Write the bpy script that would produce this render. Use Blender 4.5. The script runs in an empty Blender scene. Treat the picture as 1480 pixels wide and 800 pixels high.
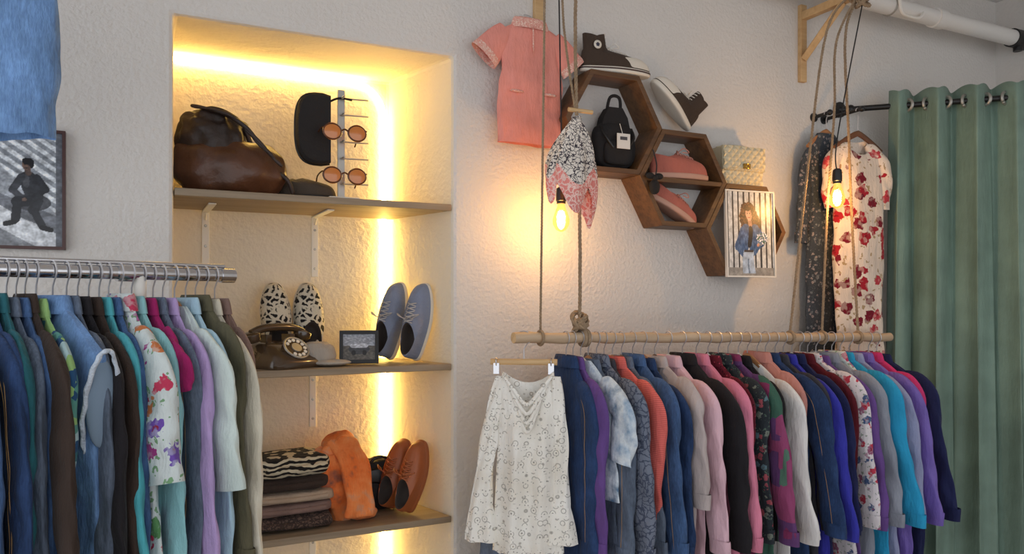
import bpy, math, random
from mathutils import Vector, Matrix, noise
Z=Vector((0,0,1)); XD=Vector((1,0,0)); YD=Vector((0,1,0))
PI=math.pi
# ------------------------------------------------------------------ survey helpers
CAM=Vector((0,-2.415,1.5)); CF=Vector((.4472,.8944,0)); CR=Vector((.8944,-.4472,0))
FPX=1100.0
def ray(u,v): return CF+CR*((u-740)/FPX)+Z*((435-v)/FPX)
def PY(u,v,y):
    d=ray(u,v); return CAM+d*((y-CAM.y)/d.y)
def PD(u,v,d): return CAM+ray(u,v)*d
def XY(u,y): return PY(u,435,y).x
def C(r,g,b):
    def l(c):
        c=max(0,min(255,c))/255.0
        return c/12.92 if c<=.04045 else ((c+.055)/1.055)**2.4
    return (l(r),l(g),l(b),1.0)
def sp(c,p): return math.copysign(abs(c)**p,c)
def lerp(a,b,t): return a+(b-a)*t
# ------------------------------------------------------------------ materials
MC={}
class NT:
    def __init__(s,name):
        s.m=bpy.data.materials.new(name); s.m.use_nodes=True
        s.t=s.m.node_tree; s.b=s.t.nodes['Principled BSDF']; s.o=s.t.nodes['Material Output']
        s.tc=s.t.nodes.new('ShaderNodeTexCoord')
    def n(s,ty,props=None,**ins):
        nd=s.t.nodes.new(ty)
        for k,v in (props or {}).items(): setattr(nd,k,v)
        for k,v in ins.items():
            k=k.replace('_',' ')
            s.set(nd.inputs[k],v)
        return nd
    def set(s,inp,v):
        if isinstance(v,bpy.types.NodeSocket): s.t.links.new(v,inp)
        else: inp.default_value=v
    def co(s,scale=(1,1,1),rot=(0,0,0)):
        m=s.n('ShaderNodeMapping'); s.t.links.new(s.tc.outputs['Object'],m.inputs['Vector'])
        m.inputs['Scale'].default_value=scale; m.inputs['Rotation'].default_value=rot
        return m.outputs['Vector']
    def noise(s,scale,detail=3,vec=None,rough=.5):
        return s.n('ShaderNodeTexNoise',Scale=scale,Detail=detail,Roughness=rough,Vector=vec or s.co()).outputs['Fac']
    def ramp(s,fac,stops,interp='LINEAR'):
        r=s.t.nodes.new('ShaderNodeValToRGB'); s.set(r.inputs['Fac'],fac)
        e=r.color_ramp.elements; r.color_ramp.interpolation=interp
        while len(e)<len(stops): e.new(.5)
        for i,(p,c) in enumerate(stops):
            e[i].position=p; e[i].color=c if not isinstance(c,(int,float)) else (c,c,c,1)
        return r.outputs['Color']
    def mix(s,f,a,b,mode='MIX'):
        m=s.n('ShaderNodeMix',{'data_type':'RGBA','blend_type':mode})
        s.set(m.inputs[0],f); s.set(m.inputs[6],a); s.set(m.inputs[7],b)
        return m.outputs[2]
    def bump(s,h,strength=.3,dist=.01,prev=None):
        b=s.n('ShaderNodeBump',Strength=strength,Distance=dist,Height=h)
        if prev: s.set(b.inputs['Normal'],prev)
        return b.outputs['Normal']
def mul(c,k): return (min(1,c[0]*k),min(1,c[1]*k),min(1,c[2]*k),1)
def plain(name,col,rough=.55,metal=0,bump=0,bs=60,var=.0,vs=6,spec=.5,coat=0):
    if name in MC: return MC[name]
    t=NT(name); b=t.b
    if var: t.set(b.inputs['Base Color'],t.ramp(t.noise(vs,4),[(.3,mul(col,1-var)),(.7,mul(col,1+var))]))
    else: b.inputs['Base Color'].default_value=col
    b.inputs['Roughness'].default_value=rough; b.inputs['Metallic'].default_value=metal
    b.inputs['Specular IOR Level'].default_value=spec; b.inputs['Coat Weight'].default_value=coat
    if bump: t.set(b.inputs['Normal'],t.bump(t.noise(bs,4),bump,.01))
    MC[name]=t.m; return t.m
def wood(name,c1,c2,rough=.5,axis=0,sc=1):
    if name in MC: return MC[name]
    t=NT(name); s=[14*sc]*3; s[axis]=1.2*sc
    n=t.noise(1.6,5,t.co(tuple(s)),.6)
    w=t.n('ShaderNodeTexNoise',Scale=5,Detail=4,Vector=t.co(tuple(s))).outputs['Fac']
    f=t.n('ShaderNodeMath',{'operation':'MULTIPLY_ADD'}); t.set(f.inputs[0],w); f.inputs[1].default_value=.4; t.set(f.inputs[2],n)
    t.set(t.b.inputs['Base Color'],t.ramp(f.outputs[0],[(.45,c1),(.95,c2)]))
    t.b.inputs['Roughness'].default_value=rough
    t.set(t.b.inputs['Normal'],t.bump(f.outputs[0],.12,.003))
    MC[name]=t.m; return t.m
def plaster(name,col,bs=75,strength=.42):
    t=NT(name)
    t.set(t.b.inputs['Base Color'],t.ramp(t.noise(1.5,5),[(.3,mul(col,.95)),(.7,mul(col,1.03))]))
    t.b.inputs['Roughness'].default_value=.75
    n1=t.bump(t.noise(bs,3,rough=.5),strength,.012); n2=t.bump(t.noise(14,3),.18,.02,n1)
    t.set(t.b.inputs['Normal'],n2)
    return t.m
def emis(name,col,st):
    t=NT(name); e=t.n('ShaderNodeEmission',Color=col,Strength=st); t.t.links.new(e.outputs[0],t.o.inputs[0]); return t.m
def fab(name,kind,col,cols=(),scale=30,thr=.4,rough=.85,col2=None,wr=.5):
    if name in MC: return MC[name]
    t=NT(name); b=t.b
    obj=t.co()
    base=t.ramp(t.noise(7,4),[(.3,mul(col,.84)),(.7,mul(col,1.12))])
    if kind=='denim':
        fade=t.ramp(t.noise(10,6,t.co((1,1,.6)),.6),[(.35,mul(col,.66)),(.52,col),(.72,mul(col,1.75))])
        tw=t.noise(1,2,t.co((320,320,60)))
        base=t.mix(.12,fade,t.ramp(tw,[(.35,mul(col,.4)),(.65,mul(col,2.6))]))
    elif kind in('floral','speckle'):
        dn=t.n('ShaderNodeTexNoise',Scale=scale*2.2,Detail=2,Vector=obj)
        vec=t.mix(.9/scale if kind=='floral' else .005,obj,dn.outputs['Color'],'ADD')
        v=t.n('ShaderNodeTexVoronoi',Scale=scale,Vector=vec)
        n=len(cols); st=[((i)/n,cols[i]) for i in range(n)]
        sep=t.n('ShaderNodeSeparateColor',Color=v.outputs['Color'])
        pet=t.ramp(sep.outputs[0],st,'CONSTANT')
        msk=t.ramp(v.outputs['Distance'],[(0,1),(thr,1),(thr+.04,0)])
        msk2=t.ramp(sep.outputs[1],[(0,0),(.35,1)],'CONSTANT')
        m=t.mix(1,msk,msk2,'MULTIPLY')
        if kind=='floral':
            v2=t.n('ShaderNodeTexVoronoi',Scale=scale*2.3,Vector=vec)
            s2=t.n('ShaderNodeSeparateColor',Color=v2.outputs['Color'])
            lf=t.mix(1,t.ramp(v2.outputs['Distance'],[(0,1),(.28,1),(.33,0)]),t.ramp(s2.outputs[0],[(0,0),(.45,1)],'CONSTANT'),'MULTIPLY')
            base=t.mix(lf,base,col2 or mul(col,.7))
            cm=t.ramp(v.outputs['Distance'],[(0,1),(.1,1),(.14,0)])
            pet=t.mix(cm,pet,mul(cols[0],.5))
            pet=t.mix(t.ramp(dn.outputs['Fac'],[(.5,0),(.6,.35)]),pet,mul(col,1.0))
        base=t.mix(m,base,pet)
    elif kind=='stripe':
        w=t.n('ShaderNodeTexWave',{'bands_direction':'Z'},Scale=scale,Distortion=thr,Vector=obj)
        base=t.mix(t.ramp(w.outputs['Fac'],[(.45,0),(.55,1)]),base,cols[0])
    elif kind=='patch':
        v=t.n('ShaderNodeTexVoronoi',{'distance':'CHEBYCHEV'},Scale=scale,Vector=obj)
        sep=t.n('ShaderNodeSeparateColor',Color=v.outputs['Color']); n=len(cols)
        base=t.ramp(sep.outputs[0],[((i)/n,cols[i]) for i in range(n)],'CONSTANT')
    elif kind=='crackle':
        dn=t.n('ShaderNodeTexNoise',Scale=scale*.5,Detail=4,Vector=obj)
        vec=t.mix(.06,obj,dn.outputs['Color'],'ADD')
        v2=t.n('ShaderNodeTexVoronoi',{'feature':'DISTANCE_TO_EDGE'},Scale=scale,Vector=vec)
        base=t.mix(t.ramp(v2.outputs['Distance'],[(thr*.3,0),(thr*.45,1)]),cols[0],base)
    elif kind=='tiedye':
        n=len(cols); base=t.ramp(t.noise(scale,4,rough=.6),[(.3+.4*i/max(1,n-1),cols[i]) for i in range(n)])
    elif kind=='lace':
        v=t.n('ShaderNodeTexVoronoi',Scale=scale,Vector=t.co((1,.35,1)))
        v2=t.n('ShaderNodeTexVoronoi',Scale=scale*2.7,Vector=t.co((1,.35,1)))
        ring=t.ramp(v.outputs['Distance'],[(.08,1),(.15,0),(.30,0),(.36,.85),(.44,0)])
        eye=t.ramp(v2.outputs['Distance'],[(.18,.8),(.30,0)])
        wv=t.ramp(t.n('ShaderNodeTexWave',{'bands_direction':'Z'},Scale=9,Distortion=.6,Vector=obj).outputs['Fac'],[(.55,0),(.7,1)])
        hole=t.mix(wv,ring,eye)
        base=t.mix(hole,base,mul(col,.5))
    b.inputs['Roughness'].default_value=rough
    b.inputs['Sheen Weight'].default_value=.05
    b.inputs['Specular IOR Level'].default_value=.25
    t.set(b.inputs['Base Color'],base)
    n1=t.bump(t.noise(1.6,5,t.co((16,16,5)),.6),wr,.025)
    n2=t.bump(t.noise(220,2),.04,.002,n1)
    t.set(b.inputs['Normal'],n2)
    if kind=='lace':
        tr=t.n('ShaderNodeBsdfTransparent'); mx=t.n('ShaderNodeMixShader')
        k=t.n('ShaderNodeMath',{'operation':'MULTIPLY_ADD'}); t.set(k.inputs[0],hole); k.inputs[1].default_value=.45; k.inputs[2].default_value=.05
        t.t.links.new(k.outputs[0],mx.inputs[0]); t.t.links.new(b.outputs[0],mx.inputs[1]); t.t.links.new(tr.outputs[0],mx.inputs[2]); t.t.links.new(mx.outputs[0],t.o.inputs[0])
    MC[name]=t.m; return t.m
# ------------------------------------------------------------------ mesh builder
def frames(pts):
    T=[]
    n=len(pts)
    for i in range(n):
        d=pts[min(n-1,i+1)]-pts[max(0,i-1)]
        T.append(d.normalized() if d.length>1e-9 else Z.copy())
    a=Vector((0,1,0)) if abs(T[0].y)<.9 else Vector((1,0,0))
    N=(a-T[0]*a.dot(T[0])).normalized(); out=[]
    for i in range(n):
        N=(N-T[i]*N.dot(T[i]))
        N=N.normalized() if N.length>1e-6 else Vector((1,0,0))
        out.append((T[i],N,T[i].cross(N)))
    return out
def smoothpath(pts,k=6):
    pts=[Vector(p) for p in pts]
    if len(pts)<3: return [pts[0].lerp(pts[-1],i/k) for i in range(k+1)]
    out=[]
    for i in range(len(pts)-1):
        p0=pts[max(0,i-1)];p1=pts[i];p2=pts[i+1];p3=pts[min(len(pts)-1,i+2)]
        for j in range(k):
            t=j/k
            out.append(.5*((2*p1)+(p2-p0)*t+(2*p0-5*p1+4*p2-p3)*t*t+(3*p1-p0-3*p2+p3)*t**3))
    out.append(pts[-1]); return out
class MB:
    def __init__(s): s.v=[];s.f=[];s.fm=[];s.mats=[];s.cols={}
    def mi(s,m):
        if m not in s.mats: s.mats.append(m)
        return s.mats.index(m)
    def add(s,vs,fs,mat,M=None):
        o=len(s.v); i=s.mi(mat)
        for p in vs:
            p=Vector(p); s.v.append(M@p if M else p)
        for f in fs: s.f.append([o+k for k in f]); s.fm.append(i)
        return o
    def loft(s,rings,mat,cap0=True,cap1=True,M=None):
        n=len(rings[0]); vs=[p for r in rings for p in r]; fs=[]
        for i in range(len(rings)-1):
            for j in range(n):
                k=(j+1)%n; fs.append([i*n+j,i*n+k,(i+1)*n+k,(i+1)*n+j])
        if cap0: fs.append(list(range(n))[::-1])
        if cap1: fs.append([(len(rings)-1)*n+j for j in range(n)])
        return s.add(vs,fs,mat,M)
    def tube(s,pts,r,mat,n=8,caps=True,M=None,yf=1,fn=None):
        pts=[Vector(p) for p in pts]; fr=frames(pts); rings=[]
        for i,p in enumerate(pts):
            rr=r[i] if isinstance(r,(list,tuple)) else r
            ring=[]
            for j in range(n):
                a=2*PI*j/n; o=(fr[i][1]*math.cos(a)+fr[i][2]*math.sin(a))*rr
                if fn: o=o*fn(i/(len(pts)-1),a)
                o.y*=yf; ring.append(p+o)
            rings.append(ring)
        return s.loft(rings,mat,caps,caps,M)
    def box(s,c,sz,mat,M=None):
        x,y,z=[k/2 for k in sz]; c=Vector(c)
        vs=[c+Vector((a*x,b*y,d*z)) for a in(-1,1) for b in(-1,1) for d in(-1,1)]
        fs=[[0,1,3,2],[4,6,7,5],[0,4,5,1],[2,3,7,6],[0,2,6,4],[1,5,7,3]]
        return s.add(vs,fs,mat,M)
    def sphere(s,c,r,mat,nu=20,nv=12,e1=1,e2=1,M=None,nz=0,ns=4,seed=0):
        c=Vector(c); r=(r,r,r) if isinstance(r,(int,float)) else r; rings=[]
        for i in range(nv+1):
            ph=-PI/2+PI*i/nv; cp=max(1e-4,math.cos(ph)); ring=[]
            for j in range(nu):
                a=2*PI*j/nu
                p=Vector((r[0]*sp(cp,e1)*sp(math.cos(a),e2),r[1]*sp(cp,e1)*sp(math.sin(a),e2),r[2]*sp(math.sin(ph),e1)))
                if nz: p*=1+nz*noise.noise(p*ns/max(r)+Vector((seed,seed*2,0)))
                ring.append(c+p)
            rings.append(ring)
        return s.loft(rings,mat,True,True,M)
    def prism(s,poly,y0,y1,mat,M=None):
        return s.loft([[Vector((x,y0,z)) for x,z in poly],[Vector((x,y1,z)) for x,z in poly]],mat,True,True,M)
    def ring(s,c,R,r,mat,nrm=YD,n=24,m=8,M=None,sz=1):
        nrm=Vector(nrm).normalized(); a=nrm.orthogonal().normalized(); b=nrm.cross(a); c=Vector(c)
        rings=[]
        for i in range(n):
            t=2*PI*i/n; d=a*math.cos(t)+b*math.sin(t); e=Vector((d.x,d.y,d.z*sz))
            rings.append([c+e*R+d*(r*math.cos(2*PI*j/m))+nrm*(r*math.sin(2*PI*j/m)) for j in range(m)])
        rings.append(rings[0])
        return s.loft(rings,mat,False,False,M)
    def disc(s,c,R,h,mat,nrm=YD,n=24,M=None,prof=None):
        nrm=Vector(nrm).normalized(); a=nrm.orthogonal().normalized(); b=nrm.cross(a); c=Vector(c)
        prof=prof or [(1,-.5),(1,.5)]
        rings=[[c+(a*math.cos(2*PI*i/n)+b*math.sin(2*PI*i/n))*R*pr+nrm*(h*ph) for i in range(n)] for pr,ph in prof]
        return s.loft(rings,mat,True,True,M)
    def picture(s,w,h,fn,mat,M=None,nx=90,ny=120,y=0):
        vs=[];fs=[];cl=[]
        for j in range(ny+1):
            for i in range(nx+1):
                vs.append((w*(i/nx-.5),y,h*(j/ny-.5))); cl.append(C(*fn(i/nx,j/ny)))
        for j in range(ny):
            for i in range(nx):
                a=j*(nx+1)+i; fs.append([a,a+1,a+nx+2,a+nx+1])
        o=s.add(vs,fs,mat,M)
        for k,c in enumerate(cl): s.cols[o+k]=c
    def build(s,name,M=None,bevel=0,subd=0,angle=40,smooth=True,solid=0):
        me=bpy.data.meshes.new(name); me.from_pydata([tuple(p) for p in s.v],[],s.f)
        for m in s.mats: me.materials.append(m)
        me.polygons.foreach_set('material_index',s.fm)
        me.polygons.foreach_set('use_smooth',[smooth]*len(s.f))
        if s.cols:
            ca=me.color_attributes.new('Col','FLOAT_COLOR','POINT')
            for k,c in s.cols.items(): ca.data[k].color=c
        me.update()
        import bmesh
        bm=bmesh.new(); bm.from_mesh(me); bmesh.ops.recalc_face_normals(bm,faces=bm.faces); bm.to_mesh(me); bm.free()
        if smooth and not subd:
            try: me.set_sharp_from_angle(angle=math.radians(angle))
            except Exception: pass
        ob=bpy.data.objects.new(name,me); bpy.context.scene.collection.objects.link(ob)
        if M: ob.matrix_world=M
        if solid:
            md=ob.modifiers.new('solid','SOLIDIFY'); md.thickness=solid; md.offset=0
        if bevel:
            md=ob.modifiers.new('bevel','BEVEL'); md.width=bevel; md.segments=2; md.limit_method='ANGLE'; md.angle_limit=math.radians(40)
        if subd:
            md=ob.modifiers.new('sub','SUBSURF'); md.levels=subd; md.render_levels=subd
        return ob
def basis(x,z,loc):
    x=Vector(x).normalized(); z=Vector(z); z=(z-x*z.dot(x)).normalized(); y=z.cross(x)
    m=Matrix.Identity(4)
    for i in range(3): m[i][0]=x[i]; m[i][1]=y[i]; m[i][2]=z[i]; m[i][3]=loc[i]
    return m
def fr(loc,xdir=XD): return basis(xdir,Z,loc)
def L3(*a): return Vector(a)
# ------------------------------------------------------------------ shared materials
m_wall=plaster('wall_plaster',C(217,213,208))
m_niche=plaster('niche_plaster',C(224,214,196),bs=65,strength=.3)
m_ceil=plaster('ceiling_paint',C(215,214,212),strength=.2)
m_floor=wood('floor_wood',C(120,100,80),C(165,140,112),.45,0,.6)
m_shelf=wood('shelf_wood',C(122,106,86),C(160,142,118),.6,0,1)
m_white=plain('white_metal',C(225,222,215),.45)
m_hex=wood('hex_walnut',C(70,46,26),C(118,82,48),.5,0,1.6)
m_pine=wood('pine',C(186,148,100),C(216,182,134),.55,0,1)
m_pole=wood('ash_pole',C(170,142,112),C(206,182,152),.55,0,1)
m_hang=wood('hanger_wood',C(140,92,58),C(180,130,86),.4,0,2)
m_hang2=wood('hanger_dark',C(84,52,32),C(120,80,52),.4,0,2)
m_chrome=plain('chrome',C(205,205,208),.2,1)
m_hook=plain('hook_metal',C(196,196,200),.3,.55)
m_steel=plain('brushed_steel',C(170,168,162),.4,.7)
m_black=plain('black_metal',C(22,22,24),.4)
m_blackf=plain('black_fabric',C(28,26,27),.85,bump=.3,bs=60)
m_rope=plain('jute_rope',C(156,134,108),.9,bump=.4,bs=300,var=.2,vs=60)
m_led=emis('led_strip',(1.0,.64,.16,1),34)
m_print=NT('photo_print'); _a=m_print.n('ShaderNodeAttribute',{'attribute_name':'Col'}); m_print.set(m_print.b.inputs['Base Color'],_a.outputs['Color']); m_print.b.inputs['Roughness'].default_value=.35; m_print=m_print.m
# ------------------------------------------------------------------ room
NX0,NX1,NZ0,NZ1=.109,.983,.25,2.334; NB=.39; NXB=.879
def room():
    b=MB(); xs=[-1.5,NX0,NX1,4.02]; zs=[0,NZ0,NZ1,3.05]
    vs=[(x,0,z) for z in zs for x in xs]; fs=[]
    for j in range(3):
        for i in range(3):
            if i==1 and j==1: continue
            a=j*4+i; fs.append([a,a+1,a+5,a+4])
    nb=len(vs); vs+=[(NX0,NB,NZ0),(NXB,NB,NZ0),(NXB,NB,NZ1-.0),(NX0,NB,NZ1)]
    a,bq,c,d=5,6,10,9
    b.add(vs,fs,m_wall)
    i=b.mi(m_niche)
    for f in [[a,bq,nb+1,nb],[bq,c,nb+2,nb+1],[c,d,nb+3,nb+2],[d,a,nb,nb+3],[nb,nb+1,nb+2,nb+3]]:
        b.f.append(f); b.fm.append(i)
    b.build('wall_back',bevel=.012,smooth=False)
    b=MB(); b.box((4.12,-2.45,1.525),(.2,5.3,3.05),m_wall); b.build('wall_right')
    b=MB(); b.box((1.26,-2.2,-.05),(5.9,5.6,.1),m_floor); b.build('floor')
    b=MB(); b.box((1.26,-2.2,3.1),(5.9,5.6,.1),m_ceil); b.build('ceiling')
    b=MB(); b.box((-.70,-.01,.06),(1.6,.02,.12),m_white); b.build('baseboard_back',bevel=.004)
    b=MB(); b.box((2.5,-.01,.06),(3.0,.02,.12),m_white); b.build('baseboard_back.001',bevel=.004)
room()
S1,S2,S3=1.831,1.287,.767
def shelf(z):
    b=MB(); y1=.366
    xr=lambda y:lerp(NX1,NXB,y/NB)-.004
    p=[(NX0+.003,.004),(xr(.004),.004),(xr(y1),y1),(NX0+.003,y1)]
    b.loft([[L3(x,y,-.022) for x,y in p],[L3(x,y,0) for x,y in p]],m_shelf)
    b.build('niche_shelf',Matrix.Translation((0,0,z)),bevel=.002)
for z in (S1,S2,S3): shelf(z)
def bracket(x,z):
    b=MB()
    b.box((0,.0,-.11),(.024,.005,.22),m_white); b.box((0,-.125,-.003),(.024,.25,.005),m_white)
    b.tube([(0,-.004,-.03),(0,-.03,-.008)],.004,m_white,6)
    for zz in(-.05,-.12,-.19): b.disc((0,-.004,zz),.005,.003,m_steel,n=10)
    b.build('shelf_bracket',Matrix.Translation((x,.386,z-.0225)),bevel=.001)
for u in(297,455): bracket(XY(u,.386),S1)
for u in(330,452): bracket(XY(u,.386),S2)
bracket(XY(452,.386),S3)
def led():
    b=MB(); y=.378
    pts=[L3(NX0+.01,y,NZ1-.02),L3(NXB-.14,y,NZ1-.022)]
    for i in range(1,9):
        a=PI/2*(1-i/8); pts.append(L3(NXB-.14+.115*math.cos(a),y,NZ1-.137+.115*math.sin(a)))
    pts.append(L3(NXB-.025,y,NZ0+.01))
    b.tube(pts,.0085,m_led,8); b.build('led_light_strip')
led()
# ------------------------------------------------------------------ rope / bulbs / brackets
def rope(b,pts,r,mat,k=8,M=None,pitch=None):
    P=smoothpath(pts,k); L=sum((P[i+1]-P[i]).length for i in range(len(P)-1)); pitch=pitch or r*7
    n=max(8,int(L/pitch*8)); D=[0]
    for i in range(len(P)-1): D.append(D[-1]+(P[i+1]-P[i]).length)
    Q=[];j=0
    for i in range(n+1):
        d=L*i/n
        while j<len(P)-2 and D[j+1]<d: j+=1
        Q.append(P[j].lerp(P[j+1],(d-D[j])/max(1e-9,D[j+1]-D[j])))
    F=frames(Q)
    for s in range(3):
        pp=[]
        for i,q in enumerate(Q):
            a=2*PI*(L*i/n/pitch)+s*2*PI/3
            pp.append(q+(F[i][1]*math.cos(a)+F[i][2]*math.sin(a))*r*.52)
        b.tube(pp,r*.56,mat,5,M=M)
def bulbmat():
    t=NT('amber_bulb_glass'); tr=t.n('ShaderNodeBsdfTransparent',Color=(1,.9,.7,1)); e=t.n('ShaderNodeEmission',Color=(1,.42,.07,1),Strength=3.0)
    g=t.n('ShaderNodeBsdfGlossy',Roughness=.05)
    mx=t.n('ShaderNodeMixShader'); mx.inputs[0].default_value=.32; t.t.links.new(tr.outputs[0],mx.inputs[1]); t.t.links.new(e.outputs[0],mx.inputs[2])
    m2=t.n('ShaderNodeMixShader'); m2.inputs[0].default_value=.06; t.t.links.new(mx.outputs[0],m2.inputs[1]); t.t.links.new(g.outputs[0],m2.inputs[2])
    t.t.links.new(m2.outputs[0],t.o.inputs[0]); return t.m
m_bulb=bulbmat(); m_fil=emis('filament',(1,.62,.2,1),160)
def bulb(p,top,power):
    b=MB()
    b.tube(smoothpath([(0,0,.06),(.002,0,.2),(top.x-p.x,top.y-p.y,top.z-p.z)],8),.0025,m_black,6)
    prof=[(.010,.075),(.016,.07),(.018,.05),(.018,.028),(.0155,.026),(.0155,.018)]
    b.loft([[L3(r*math.cos(a*PI/8),r*math.sin(a*PI/8),z) for a in range(16)] for r,z in prof],m_black)
    prof=[(.012,.02),(.014,.008),(.022,-.012),(.029,-.035),(.028,-.052),(.018,-.070),(.005,-.077)]
    b.loft([[L3(r*math.cos(a*PI/10),r*math.sin(a*PI/10),z) for a in range(20)] for r,z in prof],m_bulb)
    pts=[]
    for i in range(9): pts.append(L3(.010*math.cos(i*PI/4),.010*math.sin(i*PI/4),-.01 if i%2 else -.05))
    b.tube(pts,.0013,m_fil,5)
    b.build('edison_light_bulb',Matrix.Translation(p),subd=0)
    l=bpy.data.lights.new('bulb_glow','POINT'); l.energy=power; l.color=(1,.56,.2); l.shadow_soft_size=.02
    o=bpy.data.objects.new('bulb_glow',l); o.location=Vector(p)+L3(0,0,-.03); bpy.context.scene.collection.objects.link(o)
def wbracket(x,ztop,h,out,arm=.05):
    b=MB(); b.box((0,-.01,-h/2),(.035,.02,h),m_pine); b.box((0,-out/2-.02,-arm),(.032,out,.034),m_pine)
    b.tube([(0,-.02,-h*.7),(0,-out*.68,-arm-.01)],.02,m_pine,4)
    b.build('wooden_wall_bracket',Matrix.Translation((x,-.0,ztop)),bevel=.002)
BX2=XY(1157,0); BX1=XY(776,0)
wbracket(BX2,2.79,.335,.33); wbracket(BX1,2.84,.34,.34)
RA=PY(742,488,-.3); RB=PY(1286,487,-.3)
def rod():
    b=MB(); P=[RA.lerp(RB,i/30)-RA for i in range(31)]
    b.tube([p+L3(0,0,.002*math.sin(i*1.7)) for i,p in enumerate(P)],[.0175+.0012*math.sin(i*2.3) for i in range(31)],m_pole,14)
    b.build('wooden_clothes_rod',Matrix.Translation(RA))
rod()
def onrod(u):
    t=(PY(u,435,-.3).x-RA.x)/(RB.x-RA.x); return RA.lerp(RB,t)
tip1=L3(BX1,-.3,2.79); tip2=L3(BX2,-.29,2.74)
b=MB()
c0=PY(788,0,-.3); c0.z=3.045
rope(b,[c0,PY(787,0,-.3),PY(784,250,-.3),onrod(781)+L3(0,0,.02)],.004,m_rope)
b.ring(onrod(781),.022,.005,m_rope,nrm=RB-RA); b.disc(c0,.012,.01,m_black,nrm=Z)
b.build('hanging_rope')
b=MB()
kn=PY(838,462,-.3)
rope(b,[tip1+L3(.0,0,0),PY(832,0,-.3),PY(833,150,-.3),PY(838,330,-.3),kn],.006,m_rope)
rope(b,[kn,onrod(842)+L3(0,0,.02)],.008,m_rope)
rope(b,[tip1+L3(-.02,0,0),PY(813,0,-.3),PY(831,158,-.3)],.004,m_rope)
for i in range(3):
    pts=[kn+L3(.024*math.cos(a)*(1-.2*i),.02*math.sin(a),(.03*math.sin(a+i*2.1))*.8-.012*i) for a in [k*2*PI/14 for k in range(15)]]
    rope(b,pts,.009,m_rope,k=3)
for dz in(.0,.012): b.ring(onrod(842)+L3(dz,0,0),.024,.007,m_rope,nrm=RB-RA)
b.build('knotted_rope')
b=MB(); p=PY(839,160,-.3); b.tube([(-.045,0,0),(.045,0,0)],.007,m_pine,10); b.build('wooden_dowel',Matrix.Translation(p))
b=MB()
q=tip2
rope(b,[q+L3(-.02,0,.0),PY(1195,45,-.3),PY(1168,240,-.3),onrod(1142)+L3(0,0,.02)],.005,m_rope)
rope(b,[q+L3(0,-.01,.0),PY(1209,60,-.3),PY(1206,160,-.3),PY(1196,300,-.3),onrod(1188)+L3(0,0,.02)],.005,m_rope)
rope(b,[q+L3(.02,0,.0),PY(1222,50,-.3),PY(1227,200,-.3),PY(1232,330,-.3),onrod(1240)+L3(0,0,.02)],.0055,m_rope)
for i in range(4):
    b.ring(q+L3(0,.012*i-.02,-.0),.03,.006,m_rope,nrm=YD)
for i in range(2):
    pts=[q+L3(.01+.03*math.cos(a),-.02+.02*math.sin(a),-.04+.02*math.sin(a+i*2)) for a in [k*2*PI/12 for k in range(13)]]
    rope(b,pts,.007,m_rope,k=3)
for u in(1142,1188,1240): b.ring(onrod(u),.022,.006,m_rope,nrm=RB-RA)
b.build('hanging_rope')
bulb(PY(1210,272,-.36),tip2+L3(0,-.03,-.03),7)
bulb(PY(811,302,-.17),L3(BX1,-.15,2.77),5.5)
# ------------------------------------------------------------------ garments
def hanger(rail,xd,rr,hw=.2,drop=.075,hz=.062,mat=None,clips=False):
    b=MB(); mat=mat or m_hang; r2=rr+.0035
    pts=[L3(0,0,-.005),L3(.001,0,hz-r2-.012)]
    for i in range(11):
        a=math.radians(-60+i*25); pts.append(L3(r2*math.cos(a),0,hz+r2*math.sin(a)))
    b.tube(pts,.0019,m_hook,6)
    if clips:
        b.tube([(-hw,0,0),(hw,0,0)],.010,mat,10,yf=.8)
        for s in(-1,1):
            b.box((s*hw*.82,0,-.02),(.018,.014,.035),m_chrome); b.ring((s*hw*.82,0,.0),.012,.002,m_chrome,nrm=XD)
    else:
        P=[];Rr=[]
        for i in range(17):
            q=i/8-1; P.append(L3(q*hw*.86,0,-.006-drop*abs(q)**1.2)); Rr.append(.013-.003*abs(q))
        b.tube(P,Rr,mat,10,yf=.65)
    b.build('clothes_hanger',fr(rail-Z*hz,xd))
GN=[0]
m_fray=plain('denim_fray',C(196,208,222),.95,bump=.6,bs=200)
m_seam=plain('denim_stitch',C(176,140,92),.8)
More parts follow.
